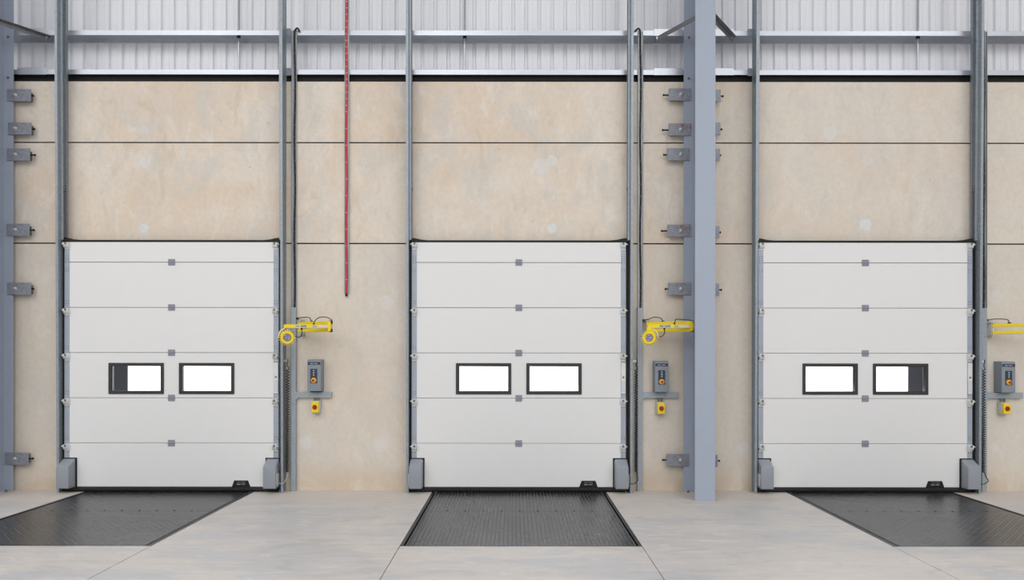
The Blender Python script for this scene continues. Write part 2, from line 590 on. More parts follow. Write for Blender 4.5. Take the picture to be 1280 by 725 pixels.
def panel_section(c, z0, z1, holes, parent):
    ch, x0, x1 = 0.005, c - PW, c + PW
    mb = MB()
    xs = sorted({x0, x1, *[h[0] for h in holes], *[h[1] for h in holes]})
    mb2 = MB()
    cs, cd = 0.0075, 0.016
    mb2.holed([x0, x1], [z0 + cs, z1 - ch], yf, yk, holes)
    # chamfered lips along the upper and lower edge
    for a, b in zip(xs, xs[1:]):
        mb2.quad((a, yf, z1 - ch), (b, yf, z1 - ch), (b, yf + ch, z1), (a, yf + ch, z1))
        mb2.quad((a, yf + ch, z1), (b, yf + ch, z1), (b, yk, z1), (a, yk, z1))
        mb2.quad((a, yk, z1), (b, yk, z1), (b, yk, z1 - ch), (a, yk, z1 - ch))
        mb2.quad((a, yf, z0 + cs), (a, yf + cd, z0 + cs), (b, yf + cd, z0 + cs), (b, yf, z0 + cs))
        mb2.quad((a, yf + cd, z0 + cs), (a, yf + cd, z0), (b, yf + cd, z0), (b, yf + cd, z0 + cs))
        mb2.quad((a, yf + cd, z0), (a, yk, z0), (b, yk, z0), (b, yf + cd, z0))
        mb2.quad((a, yk, z0), (a, yk, z0 + cs), (b, yk, z0 + cs), (b, yk, z0))
    return mb2.build('panel_section', 'door_white', parent, smooth=False)


def letter_row(x0, x1, y, zc, h, words, mat, parent, name='lettering'):
    """a line of small raised capitals, drawn as upright strokes and bars"""
    mb = MB()
    total = sum(words) + len(words) - 1
    step = (x1 - x0) / total
    x = x0
    rnd = random.Random(int(total * 7))
    bars = []
    for wlen in words:
        for k in range(wlen):
            a, b = x + step * 0.1, x + step * 0.9
            t = step * 0.3
            mb.box(a, a + t, y - 0.0006, y, zc - h / 2, zc + h / 2)
            q = rnd.random()
            if q < 0.75:
                mb.box(a, b, y - 0.0006, y, zc + h / 2 - h * 0.22, zc + h / 2)
            if q > 0.25:
                mb.box(a, b, y - 0.0006, y, zc - h / 2, zc - h / 2 + h * 0.22)
            if 0.3 < q < 0.8:
                mb.box(b - t, b, y - 0.0006, y, zc - h / 2, zc + h / 2)
            x += step
        x += step
    return mb.build(name, mat, parent, smooth=False)


def roller_bracket(c, s, z, parent, top=False):
    """zinc bracket on the end cap with its roller stem running into the track"""
    xb = c + s * 1.352
    o = (xb, yf, z)
    k = s
    mb = MB()
    mb.box(xb - 0.034, xb + 0.034, yf - 0.006, yf - 0.002, z - 0.066, z + 0.028)
    # folded ear
    mb.prism([(yf - 0.004, z - 0.052), (yf - 0.030, z - 0.044), (yf - 0.050, z - 0.006), (yf - 0.050, z + 0.020), (yf - 0.004, z + 0.024)], 'x', xb - 0.033, xb + 0.031)
    b = mb.build('roller_bracket', 'zinc', parent, bevel=0.002, origin=o)
    MB().tube([(xb - s * 0.034, yf - 0.034, z + 0.0), (xb + s * 0.05, yf - 0.034, z + 0.0)], 0.0085, 10).build('roller_stem', 'zinc', b)
    MB().lathe([(0, -0.006), (0.016, -0.006), (0.016, 0.006), (0, 0.006)], (xb - s * 0.004, yf - 0.046, z + 0.006), (0, -1, 0), 14).build('fixing_bolt', 'stay_steel', b)
    return b


def corner_cover(c, s, parent):
    """grey moulded cover over the bottom corner bracket, on a black back plate"""
    x0, x1 = (c + s * 1.405, c + s * 1.235)
    x0, x1 = min(x0, x1), max(x0, x1)
    zb, zt, zf = Z(611.5, 0.26), Z(573, PD), Z(583, 0.26)
    yb_, y1 = yf - 0.012, yf - 0.150
    mb = MB()
    ins = 0.022
    zt2 = zt - 0.004
    # front face ring, shoulder ring and back ring
    def ring(y, xa, xb, za, zb_):
        return [(xa, y, za), (xb, y, za), (xb, y, zb_), (xa, y, zb_)]
    mb.loft(ring(yb_, x0, x1, zb, zt2), ring(yb_ - 0.018, x0, x1, zb, zt2 - 0.003))
    mb2 = MB()
    mb2.loft([(x0, yb_, zb), (x1, yb_, zb), (x1, yb_, zt2 - 0.018), (x1 - 0.012, yb_, zt2), (x0 + 0.012, yb_, zt2), (x0, yb_, zt2 - 0.018)],
             [(x0 + 0.004, y1, zb + 0.004), (x1 - 0.004, y1, zb + 0.004), (x1 - 0.004, y1, zf - 0.012), (x1 - ins, y1, zf), (x0 + ins, y1, zf), (x0 + 0.004, y1, zf - 0.012)])
    cv = mb2.build('corner_cover', 'cover_grey', parent, bevel=0.007, segs=2, origin=((x0 + x1) / 2, yf, zb))
    cv['label'] = 'grey moulded cover on a bottom corner of the door'
    q = x1 + 0.014 if s < 0 else x0 - 0.014
    a, b = (x0, q) if s < 0 else (q, x1)
    MB().box(a, b, yb_, yf - 0.001, zb - 0.03, zt + 0.006).build('back_plate', 'black', cv, bevel=0.004)
    # pale cable clip on the outer flank
    xo = x0 if s < 0 else x1
    MB().box(xo - 0.006 if s < 0 else xo - 0.001, xo + 0.001 if s < 0 else xo + 0.006, yf - 0.13, yf - 0.03, zb + 0.03, zb + 0.19).build('side_clip', 'zinc', cv, bevel=0.003)


def make_door(i):
    c = DOORS[i]
    d = thing('door_%d' % (i + 1), (c, -PD, 0.0), DOOR_LABEL[i], 'door', None, 'structure')
    wz0, wz1 = Z(493, PD + 0.012), Z(454, PD + 0.012)
    wins = [(c - 0.815, c - 0.098), (c + 0.098, c + 0.815)]
    for k in range(6):
        hs = [(a + 0.02, b - 0.02, wz0 + 0.02, wz1 - 0.02) for a, b in wins] if k == 2 else []
        panel_section(c, SEC[k], SEC[k + 1], hs, d)
    # windows
    fw = 0.042
    for a, b in wins:
        fr = MB()
        fr.holed([a, b], [wz0, wz1], yf - 0.012, yf - 0.0005, [(a + fw, b - fw, wz0 + fw, wz1 - fw)])
        fr.holed([a + 0.021, b - 0.021], [wz0 + 0.021, wz1 - 0.021], yf - 0.0005, yk + 0.004, [(a + fw, b - fw, wz0 + fw, wz1 - fw)])
        f = fr.build('vision_window', 'frame_black', d, bevel=0.003)
        f['label'] = 'black framed vision window in the door'
        MB().box(a + fw - 0.006, b - fw + 0.006, yf + 0.016, yf + 0.022, wz0 + fw - 0.006, wz1 - fw + 0.006).build('pane', 'glass', f, smooth=False)
    # hinges on the middle line
    for k in range(1, 6):
        z = SEC[k] + 0.003
        pr = [(yf + 0.0, -0.042), (yf - 0.006, -0.042)]
        for q in range(4):
            zz = -0.040 + q * 0.009
            pr += [(yf - 0.006, zz), (yf - 0.009, zz + 0.002), (yf - 0.009, zz + 0.005), (yf - 0.006, zz + 0.007)]
        pr += [(yf - 0.006, -0.004), (yf - 0.014, -0.002), (yf - 0.016, 0.003), (yf - 0.014, 0.008), (yf - 0.006, 0.010)]
        for q in range(3):
            zz = 0.012 + q * 0.009
            pr += [(yf - 0.006, zz), (yf - 0.009, zz + 0.002), (yf - 0.009, zz + 0.005), (yf - 0.006, zz + 0.007)]
        pr += [(yf - 0.006, 0.042), (yf, 0.042)]
        MB().prism([(p[0], p[1] + z) for p in pr], 'x', c - 0.043, c + 0.043).build('centre_hinge', 'hinge_grey', d, smooth=False)
    # end caps
    for s in (-1, 1):
        a, b = sorted((c + s * EC, c + s * 1.388))
        mb = MB()
        mb.holed([a, b], [SEC[0], SEC[6] - 0.012], yf - 0.002, yk, [])
        e = mb.build('end_cap', 'galv_blue', d, smooth=False)
        # screw heads in pairs above and below each joint
        for zc_ in [SEC[k] for k in range(1, 6)] + [SEC[6] - 0.15]:
            sm = MB()
            for dz in (-0.115, -0.085, 0.055, 0.085):
                if zc_ + dz > SEC[6] - 0.05:
                    continue
                for dx in (0.016, 0.048):
                    sm.lathe([(0.0, 0.0035), (0.0055, 0.003), (0.0062, 0.0), (0.0062, -0.001)], (a + dx, yf - 0.002, zc_ + dz), (0, -1, 0), 8)
            so = sm.build('end_cap_screw', 'stay_steel', e)
            so['kind'] = 'stuff'
        for z in [SEC[k] - 0.035 for k in range(1, 5 + 1) if k != 5] + [SEC[6] - 0.03]:
            roller_bracket(c, s, z, d)
    # lock plate with a white maker's sticker on one end cap
    a, b = c + EC + 0.004, c + 1.384
    pl = MB().box(a, b, yf - 0.012, yf - 0.0025, Z(492, PD), Z(453.5, PD)).build('lock_plate', 'zinc', d, bevel=0.002)
    st = MB().box(a + 0.004, b - 0.004, yf - 0.0128, yf - 0.012, Z(490, PD), Z(475.5, PD)).build('sticker', 'text_white', pl, smooth=False)
    MB().lathe([(0, 0.004), (0.012, 0.004), (0.014, 0)], ((a + b) / 2, yf - 0.012, Z(471.5, PD)), (0, -1, 0), 14).build('lock_knob', 'stay_steel', pl)
    # bottom rail and rubber
    zb = SEC[0]
    br = MB().prism([(yk, zb), (yf - 0.006, zb), (yf - 0.006, zb - 0.018), (yf - 0.012, zb - 0.020), (yf - 0.012, zb - 0.026), (yf - 0.004, zb - 0.028), (yf - 0.004, zb - 0.034), (yk, zb - 0.034)], 'x', c - 1.385, c + 1.385).build('bottom_rail', 'black_rail', d, smooth=False)
    MB().tube([(c - 1.385, yf + 0.022, 0.0215), (c + 1.385, yf + 0.022, 0.0215)], 0.0225, 14).build('rubber_seal', 'black', br)
    # maker's plate
    xp = c + 0.905
    tp = MB().prism([(xp - 0.122, zb - 0.002), (xp + 0.122, zb - 0.002), (xp + 0.09, Z(600.8, PD)), (xp - 0.09, Z(600.8, PD))], 'y', yf - 0.008, yf - 0.001).build('maker_plate', 'black', d, bevel=0.002)
    tp['label'] = 'black tapered plate with two lines of small pale lettering'
    letter_row(xp - 0.056, xp + 0.056, yf - 0.0085, Z(602.8, PD), 0.014, [10], 'text_grey', tp)
    letter_row(xp - 0.056, xp + 0.056, yf - 0.0085, Z(605.4, PD), 0.014, [4, 4], 'text_white', tp)
    # lintel seal with upturned ends
    zt = SEC[6] + 0.001
    h = 0.027
    MB().prism([(c - 1.40, zt), (c + 1.40, zt), (c + 1.40, zt + 0.055), (c + 1.36, zt + 0.055), (c + 1.27, zt + h + 0.008), (c + 1.18, zt + h), (c - 1.18, zt + h), (c - 1.27, zt + h + 0.008), (c - 1.36, zt + 0.055), (c - 1.40, zt + 0.055)], 'y', -PD + 0.002, -0.002).build('top_seal', 'black', d, smooth=False)
    for s in (-1, 1):
        corner_cover(c, s, d)
    return d


for i in range(3):
    make_door(i)

# ---------------------------------------------------------------- door tracks
TZ = 7.6
TRACK_LABEL = {
    (0, -1): 'galvanised steel door track between the cut-off edge column and its dock door',
    (0, 1): 'galvanised steel door track with coiled cable, nearest the yellow lamp by the red cable',
    (1, -1): 'galvanised steel door track between the red cable and the middle dock door',
    (1, 1): 'galvanised steel door track between the middle dock door and the freestanding column',
    (2, -1): 'galvanised steel door track between the freestanding column and the dock door beyond it',
    (2, 1): 'galvanised steel door track beside the outstretched yellow arms without a lamp',
}


def make_track(i, s):
    c = DOORS[i]
    xp = c + (1.436 if s > 0 else -1.420)
    o = thing('door_track', (xp, 0, 0), TRACK_LABEL[(i, s)], 'track', 'door tracks')

    def yfz(z):                            # the track leans away from the wall as it rises
        return -0.176 - 0.0085 * z
    th = 0.004
    def ring(z):
        y = yfz(z)
        return [(xp, -0.004, z), (xp, y, z), (xp + s * 0.032, y, z), (xp + s * 0.032, y + th, z), (xp + s * th, y + th, z), (xp + s * th, -0.004, z)]
    MB().loft(ring(0.0), ring(TZ)).build('track_angle', 'galv', o, smooth=False)
    # foot flange on the wall
    MB().box(*sorted((xp + s * th, xp + s * 0.009)), -0.006, 0.0, 0.0, TZ).build('wall_flange', 'galv', o, smooth=False)
    # roller channel on the inner face
    def ring2(z):
        y = yfz(z) + 0.055
        a = xp - s * 0.030
        return [(xp - s * 0.0005, y, z), (a, y, z), (a, y + 0.012, z), (a + s * 0.003, y + 0.012, z), (a + s * 0.003, y + 0.003, z), (xp - s * 0.004, y + 0.003, z),
                (xp - s * 0.004, y + 0.085, z), (a + s * 0.003, y + 0.085, z), (a + s * 0.003, y + 0.076, z), (a, y + 0.076, z), (a, y + 0.088, z), (xp - s * 0.0005, y + 0.088, z)]
    z0 = Z(300, 0.15)
    MB().loft(ring2(z0), ring2(TZ)).build('roller_channel', 'galv', o, smooth=False)
    # dark side seal against the door edge
    MB().box(*sorted((xp - s * 0.001, xp - s * 0.034)), -0.11, -0.004, 0.0, z0 - 0.01).build('side_seal', 'black', o, smooth=False)
    # cable anchor with two rods running down to the door
    za = Z(235, 0.2)
    ya = yfz(za) + 0.10
    an = MB().box(*sorted((xp - s * 0.032, xp - s * 0.004)), ya - 0.02, ya + 0.035, za - 0.015, za + 0.03).build('cable_anchor', 'stay_steel', o, bevel=0.003)
    for dy in (-0.008, 0.022):
        MB().cyl((xp - s * 0.018, ya + dy, za - 0.015), (xp - s * 0.018, ya + dy + 0.004, z0), 0.005, 8).build('lift_cable', 'stay_steel', an)
    MB().lathe([(0, 0.006), (0.008, 0.006), (0.009, 0)], (xp - s * 0.032, ya + 0.008, za + 0.01), (-s, 0, 0), 10).build('anchor_bolt', 'black', an)
    # bolts up the channel
    for py in (98, 122, 144, 175, 205, 270):
        z = Z(py, 0.2)
        MB().lathe([(0, 0.005), (0.008, 0.005), (0.010, 0.0), (0.010, -0.002)], (xp - s * 0.0045, yfz(z) + 0.098, z), (-s, 0, 0), 8).build('track_bolt', 'stay_steel', o)
    for py in (16, 46, 75):
        z = Z(py, 0.2)
        MB().lathe([(0, 0.005), (0.008, 0.005), (0.010, 0.0), (0.010, -0.002)], (xp - s * 0.0045, yfz(z) + 0.098, z), (-s, 0, 0), 8).build('track_bolt', 'black', o)
    # brackets tying the track to the sheeting rails
    for py in (41, 90.3):
        z = Z(py, 0.0)
        MB().box(*sorted((xp + s * 0.004, xp + s * 0.07)), -0.012, -0.006, z - 0.05, z + 0.05).build('rail_clip', 'galv', o, bevel=0.001)


for i in range(3):
    for s in (-1, 1):
        make_track(i, s)

# ---------------------------------------------------------------- columns and their fixing plates
CD0, CD1 = 0.057, 0.636
COLX = [-6.663, 2.330]
for k, cx in enumerate(COLX):
    lab = ['grey painted steel column cut off by the picture edge', 'freestanding grey painted steel column in front of the concrete wall'][k]
    o = thing('steel_column', (cx, -(CD0 + CD1) / 2, 0), lab, 'column')
    hb, tf, tw = 0.1235, 0.018, 0.012
    a, b = -CD1, -CD0
    MB().prism([(cx - hb, a), (cx + hb, a), (cx + hb, a + tf), (cx + tw / 2, a + tf), (cx + tw / 2, b - tf), (cx + hb, b - tf), (cx + hb, b), (cx - hb, b), (cx - hb, b - tf), (cx - tw / 2, b - tf), (cx - tw / 2, a + tf), (cx - hb, a + tf)],
               'z', 0.0, ZC - 0.02).build('column_shaft', 'column_paint', o, bevel=0.0015, smooth=False)
    for py in (47, 98):
        z = Z(py, 0.07)
        for s in (-1, 1):
            MB().lathe([(0, 0.020), (0.008, 0.020), (0.008, 0.013), (0.015, 0.013), (0.016, 0.0)], (cx + s * 0.062, -CD0 - tf, z), (0, -1, 0), 6).build('flange_bolt', 'stay_steel', o)
    for s in (-1, 1):
        MB().lathe([(0, 0.03), (0.010, 0.03), (0.010, 0.018), (0.018, 0.018), (0.018, 0.0)], (cx + s * 0.075, -CD0 - tf - 0.05, 0.0), (0, 0, 1), 6).build('anchor_nut', 'stay_steel', o)

ORD = ['topmost', 'second from top', 'third from top', 'fourth from top', 'fifth from top', 'lowest']
PLATES = [
    # column index, side, rows of (left px, right px, centre py, screw length px, rusty)
    (1, -1, [(835.5, 863, 118.2, 6, 0), (835.5, 863.3, 162, 7, 1), (833.6, 861.5, 193, 3.5, 0), (834, 863, 288.3, 6.5, 1), (835, 863.3, 361, 3, 0), (833, 861, 575, 4, 0)]),
    (1, 1, [(872, 900.5, 119.5, 3, 0), (872, 900, 161, 2, 0), (872, 899.5, 193.5, 1, 0), (870, 899, 290, 1.5, 0), (870, 898.8, 362, 3, 0), (869, 897, 576, 2.5, 0)]),
    (0, 1, [(8.8, 38.5, 119.8, 1.5, 0), (10, 39.3, 161.5, 2, 0), (8.5, 37.5, 194, 4.8, 0), (8, 37, 288, 4, 0), (9, 39, 361.5, 1, 0), (6.5, 36, 574, 4, 0)]),
]
WHERE = {(1, -1): 'on the freestanding column beside the yellow lamp', (1, 1): 'half hidden behind the freestanding column', (0, 1): 'on the cut-off edge column'}
for ci, s, rows in PLATES:
    for k, (a, b, py, sl, rusty) in enumerate(rows):
        dpl = CD0 + 0.018 + 0.006
        xa, xb = X(a, dpl), X(b, dpl)
        z = Z(py, dpl)
        h = 0.079
        lab = '%s galvanised fixing plate, %s %s' % ('rust-stained' if rusty else 'mottled', ORD[k], WHERE[(ci, s)])
        o = thing('fixing_plate', ((xa + xb) / 2, -dpl, z), lab, 'bracket', 'fixing plates on the columns')
        yc = -CD0 - 0.020                     # bears on the flange's front face
        # cranked plate: one half on the column flange, the other on a spacer off the wall
        MB().box(xa, xb, yc - 0.012, yc, z - h, z + h).build('plate', 'plate_rusty' if rusty else 'plate_steel', o, bevel=0.002)
        out = xa if s < 0 else xb              # end away from the column
        tip = -1 if s < 0 else 1
        cxx = COLX[ci]
        edge = cxx + tip * 0.1235
        xs_, xe = sorted((edge + tip * 0.004, out - tip * 0.03))
        if xe - xs_ > 0.02:
            MB().box(xs_, xe, yc, -0.0005, z - h * 0.75, z + h * 0.75).build('packer', 'stay_steel', o, bevel=0.002)
        xm = (edge + tip * 0.045)
        MB().lathe([(0, 0.036), (0.0075, 0.036), (0.0075, 0.015), (0.0135, 0.015), (0.0135, 0.003), (0.020, 0.003), (0.020, 0.0)], (xm, yc - 0.012, z + 0.005), (0, -1, 0), 8).build('bolt', 'zinc', o)
        ln = sl / 96.0 + 0.01
        sp = MB().cyl((out - tip * 0.02, yc - 0.001 + 0.012, z + 0.0), (out + tip * ln, yc + 0.011, z + 0.0), 0.010, 8).build('set_screw', 'black', o)
        MB().lathe([(0, 0.012), (0.015, 0.012), (0.015, 0)], (out + tip * (ln - 0.014), yc + 0.011, z), (tip, 0, 0), 6).build('screw_head', 'black', sp)

# ---------------------------------------------------------------- sheeting rails
def rail(name, x0, x1, py0, py1, lab, splices, group):
    zt, zb = Z(py0), Z(py1)
    o = thing(name, ((x0 + x1) / 2, 0, zt), lab, 'rail', group)
    t_, dp = 0.003, 0.235
    pr = [(0, zb), (0, zt), (dp, zt), (dp, zb), (dp - 0.02, zb), (dp - 0.02, zb + t_), (dp - t_, zb + t_), (dp - t_, zt - t_), (t_, zt - t_), (t_, zb)]
    MB().prism(pr, 'x', x0, x1).build('rail_channel', 'galv_rail', o, smooth=False)
    for a, b in splices:
        MB().box(a, b, -0.005, -0.0005, zb - 0.006, zt + 0.022).build('splice_plate', 'galv_rail', o, bevel=0.001)
    return o


for py0, py1, nm in ((38.2, 44.2, 'upper'), (87.3, 93.3, 'lower')):
    up = nm == 'upper'
    gp = 'sheeting rails above the concrete wall'
    w_ = 'upper' if up else 'lower'
    rail('sheeting_rail', XL + 0.02, COLX[0] - 0.003, py0, py1, '%s galvanised sheeting rail running out of frame behind the cut-off column' % w_, [(COLX[0] - 0.51, COLX[0] - 0.126)], gp)
    rail('sheeting_rail', COLX[0] + 0.003, COLX[1] - 0.003, py0, py1, '%s galvanised sheeting rail spanning from cut-off column to freestanding column' % w_, [(COLX[0] + 0.126, X(58)), (X(817), COLX[1] - 0.126)], gp)
    rail('sheeting_rail', COLX[1] + 0.003, XR - 0.02, py0, py1, '%s galvanised sheeting rail beyond the freestanding column' % w_, [(COLX[1] + 0.126, X(917))], gp)

# anti-sag rods between the rails
for px, w_ in ((298, 'between dock door and red cable'), (580.5, 'above the middle dock door'), (1147, 'beyond the freestanding column')):
    x = X(px, -0.12)
    for a, b, v_ in ((Z(38.2) + 0.0, 8.0, 'tall'), (Z(87.3), Z(44.2) + 0.06, 'short')):
        o = thing('sag_rod', (x, 0.12, a), '%s sag rod %s the upper sheeting rail, %s' % (v_, 'above' if v_ == 'tall' else 'below', w_), 'rod', 'sag rods on the sheeting rails')
        MB().cyl((x, 0.12, a), (x, 0.12, b), 0.013, 12).build('rod', 'galv_rail' if v_ == 'short' else 'galv', o)
        if v_ == 'short':
            MB().cyl((x, 0.12, b - 0.045), (x, 0.12, b - 0.005), 0.024, 8).build('rod_nut', 'black', o)
        else:
            MB().cyl((x, 0.12, a + 0.0), (x, 0.12, a + 0.02), 0.02, 6).build('rod_nut', 'zinc', o)

# rail stays from the column's front flange to the upper rail
def stay(p, q, lab):
    p, q = Vector(p), Vector(q)
    o = thing('rail_stay', q, lab, 'brace', 'rail stays on the columns')
    d = (q - p).normalized()
    n = d.cross(Vector((0, 0, 1))).normalized()
    upv = n.cross(d)
    L = [(0, 0), (0.06, 0), (0.06, 0.006), (0.006, 0.006), (0.006, 0.06), (0, 0.06)]
    r0 = [p + n * a - upv * b for a, b in L]
    r1 = [q + n * a - upv * b for a, b in L]
    MB().loft(r0, r1).build('stay_angle', 'stay_steel', o, smooth=False)
    MB().lathe([(0, 0.03), (0.008, 0.03), (0.008, 0.014), (0.014, 0.014), (0.014, 0)], q - d * 0.04 - upv * 0.008, (0, 0, -1), 6).build('stay_bolt', 'zinc', o)


zr = Z(44.2) - 0.002
stay((COLX[0] + 0.09, -CD1 + 0.085, zr - 0.0), (X(62, -0.03), 0.03, zr - 0.012), 'dark steel rail stay on the cut-off edge column')
stay((COLX[1] - 0.09, -CD1 + 0.085, zr + 0.0), (X(818, -0.03), 0.03, zr - 0.012), 'dark steel rail stay on the freestanding column, above its plates beside the yellow lamp')
stay((COLX[1] + 0.09, -CD1 + 0.085, zr + 0.0), (X(915, -0.03), 0.03, zr - 0.012), 'dark steel rail stay on the freestanding column, reaching toward the dock door beyond it')

# ---------------------------------------------------------------- red cable
def tray(px, py0, py1, w, lab):
    x = X(px, 0.02)
    z1, z0 = (ZC - 0.02 if py0 is None else Z(py0, 0.02)), Z(py1, 0.02)
    h = w / 2
    return tag(MB().prism([(x - h, -0.006), (x - h, -0.030), (x - h + 0.003, -0.030), (x - h + 0.003, -0.009), (x + h - 0.003, -0.009), (x + h - 0.003, -0.030), (x + h, -0.030), (x + h, -0.006)], 'z', z0, z1)
               .build('cable_tray', 'galv_tray', origin=(x, 0, z0), smooth=False), lab, 'cable tray', 'cable trays on the wall')


tray(433.4, None, 367, 0.058, 'narrow grey cable tray holding the red cable')
x = X(432.9, 0.025)
rc = thing('red_cable', (x, -0.02, Z(370, 0.02)), 'red cable with pale clips hanging in a grey tray between two dock doors', 'cable')
zs_ = [Z(369, 0.02) + k * 0.25 for k in range(33)]
MB().tube([(x + 0.004 * math.sin(k * 1.3), -0.022, z) for k, z in enumerate(zs_)], 0.0125, 10).build('cable_sheath', 'red_cable', rc)
MB().cyl((x, -0.022, Z(370.6, 0.02)), (x, -0.022, Z(367.5, 0.02)), 0.016, 10).build('end_cap', 'black', rc)
z = Z(350, 0.02)
k = 0
while z < 6.7:
    dxx = 0.004 * math.sin((z - Z(369, 0.02)) / 0.25 * 1.3)
    MB().box(x + dxx - 0.0135, x + dxx + 0.0135, -0.0365, -0.022, z - 0.003, z + 0.003).build('cable_clip', 'sticker', rc, smooth=False)
    z += 0.085 if z > Z(150) else 0.22

# ---------------------------------------------------------------- control stations
NEAR = ['nearest the red cable', 'beside the freestanding column', 'by the lampless arms']
POST = [X(366.6, 0.05), X(799.9, 0.05), X(1230.8, 0.05)]
TRAYX = [367.5, 800.3, 1230.2]
HOOK = [1, -1, -1]
for i in range(3):
    px = POST[i]
    tray(TRAYX[i], 38.5, 385, 0.066, 'narrow grey cable tray holding a black cable, %s' % ['between coiled cable and red cable', 'beside the freestanding column', 'by the lampless arms'][i])
    # black cable hooked over the top of its tray
    x = X(TRAYX[i] + (0.3 if i < 2 else 0.0), 0.03)
    zt, zb = Z(37, 0.03), Z(386, 0.03)
    hk = HOOK[i]
    pts = [(x + 0.005 * math.sin(k * 1.1), -0.024 + 0.002 * math.cos(k), zb + (zt - 0.05 - zb) * k / 16) for k in range(17)]
    pts += [(x + hk * 0.008, -0.026, zt - 0.01), (x + hk * 0.03, -0.024, zt + 0.018), (x + hk * (0.05 if i == 0 else 0.055), -0.016, zt + 0.004), (x + hk * (0.055 if i == 0 else 0.075), -0.008, zt - 0.025 if i == 0 else zt - 0.012)]
    bc = thing('black_cable', (x, -0.02, zb), 'black cable hooked over the top of its wall tray, %s' % ['between coiled cable and red cable', 'beside the freestanding column', 'by the lampless arms'][i], 'cable', 'black cables in the trays')
    MB().tube(spline(pts, 4), 0.0125 if i != 1 else 0.0115, 8).build('cable_sheath', 'cable', bc)
    for k in range(22):
        z = zb + 0.08 + k * 0.155
        MB().box(x - 0.014, x + 0.014, -0.0385, -0.02, z - 0.004, z + 0.004).build('cable_tie', 'stay_steel', bc, smooth=False)

    # trunking post with its cross arm
    o = thing('trunking_post', (px, 0, 0), 'grey steel trunking post with a short cross arm on the wall, %s' % NEAR[i], 'post', 'trunking posts')
    ptop = Z(384.5, 0.05)
    MB().box(px - 0.033, px + 0.033, -0.052, -0.001, 0.0, ptop).build('upright', 'galv_post', o, bevel=0.003)
    ax1 = [X(414, 0.05), X(847.5, 0.05), X(1279, 0.05)][i]
    az0, az1 = Z(497.3, 0.05), Z(490.3, 0.05)
    g_ = 0.03
    MB().prism([(px + 0.033, az0 - g_), (px + 0.033 + g_, az0), (ax1, az0), (ax1, az1), (px + 0.033 + g_ * 0.6, az1), (px + 0.033, az1 + g_ * 0.6)], 'y', -0.050, -0.001).build('cross_arm', 'galv_post', o, bevel=0.002)
    for zz in (0.10, Z(555, 0.05), Z(505, 0.05), Z(420, 0.05)):
        MB().lathe([(0, 0.003), (0.006, 0.003), (0.007, 0)], (px + 0.005, -0.052, zz), (0, -1, 0), 8).build('post_screw', 'stay_steel', o)

    # control box
    cxb = [X(392.5, 0.16), X(827.3, 0.16), X(1261.2, 0.16)][i]
    b1, b0 = Z([449.6, 451, 451.3][i], 0.16), Z([489.3, 490.2, 490.3][i], 0.16)
    cb = thing('control_box', (cxb, 0, b0), 'grey door control box with yellow emergency button, above the cross arm %s' % NEAR[i], 'control box', 'door control boxes')
    hw, yb_, yf_ = 0.087, -0.004, -0.155
    cs = MB().prism([(yb_, b0), (yf_ + 0.004, b0), (yf_, b0 + 0.004), (yf_, b1 - 0.018), (yf_ + 0.018, b1), (yb_, b1)], 'x', cxb - hw, cxb + hw).build('enclosure', 'box_grey', cb, bevel=0.004, segs=2)
    MB().box(cxb - hw * 0.7, cxb + hw * 0.8, yf_ + 0.02, -0.02, az1 + 0.001, b0 + 0.004).build('gland_plate', 'black', cb, bevel=0.002)
    bz1, bz0 = b1 - 0.032, b1 - 0.068
    nb = MB().box(cxb - hw * 0.93, cxb + hw * 0.93, yf_ - 0.002, yf_ + 0.001, bz0, bz1).build('name_band', 'navy', cb, smooth=False)
    letter_row(cxb - 0.052, cxb + 0.048, yf_ - 0.0025, (bz0 + bz1) / 2 - 0.002, 0.013, [7, 8], 'text_white', nb)
    fz1, fz0 = b1 - 0.12, b1 - 0.305
    xk = cxb - 0.0 if i else cxb - 0.004
    fp = MB().box(xk - 0.045, xk + 0.045, yf_ - 0.003, yf_ + 0.001, fz0, fz1).build('button_plate', 'navy', cb, bevel=0.001)
    for q in range(3):
        zz = fz1 - 0.024 - q * 0.029
        bt = MB().lathe([(0, 0.006), (0.010, 0.005), (0.012, 0.0), (0.012, -0.001)], (xk, yf_ - 0.003, zz), (0, -1, 0), 14).build('push_button', 'box_grey', fp)
        sg = MB()
        if q == 0:
            sg.prism([(xk - 0.007, zz - 0.004), (xk + 0.007, zz - 0.004), (xk, zz + 0.007)], 'y', yf_ - 0.0100, yf_ - 0.0085)
        elif q == 1:
            sg.box(xk - 0.006, xk + 0.006, yf_ - 0.0100, yf_ - 0.0085, zz - 0.006, zz + 0.006)
        else:
            sg.prism([(xk - 0.007, zz + 0.004), (xk + 0.007, zz + 0.004), (xk, zz - 0.007)], 'y', yf_ - 0.0100, yf_ - 0.0085)
        sg.build('button_symbol', 'text_white', fp, smooth=False)
    ez = fz0 + 0.036
    es = MB().lathe([(0.0, 0.012), (0.030, 0.012), (0.034, 0.008), (0.035, 0.0)], (xk, yf_ - 0.003, ez), (0, -1, 0), 24).build('emergency_stop', 'orange', fp)
    es['label'] = 'round yellow emergency stop with a red mushroom knob'
    MB().lathe([(0, 0.040), (0.010, 0.039), (0.016, 0.034), (0.017, 0.028), (0.010, 0.022), (0.009, 0.012)], (xk, yf_ - 0.003, ez), (0, -1, 0), 20).build('stop_knob', 'red', fp)
    # isolator switch below the arm
    cxi = [X(393.4, 0.12), X(827.0, 0.12), X(1259.6, 0.12)][i]
    i1, i0 = Z([501.5, 502.5, 502.6][i], 0.12), Z([516.6, 518, 517.6][i], 0.12)
    iso = thing('isolator_switch', (cxi, 0, i0), 'small yellow isolator with red rotary knob below the cross arm %s' % NEAR[i], 'switch', 'isolator switches')
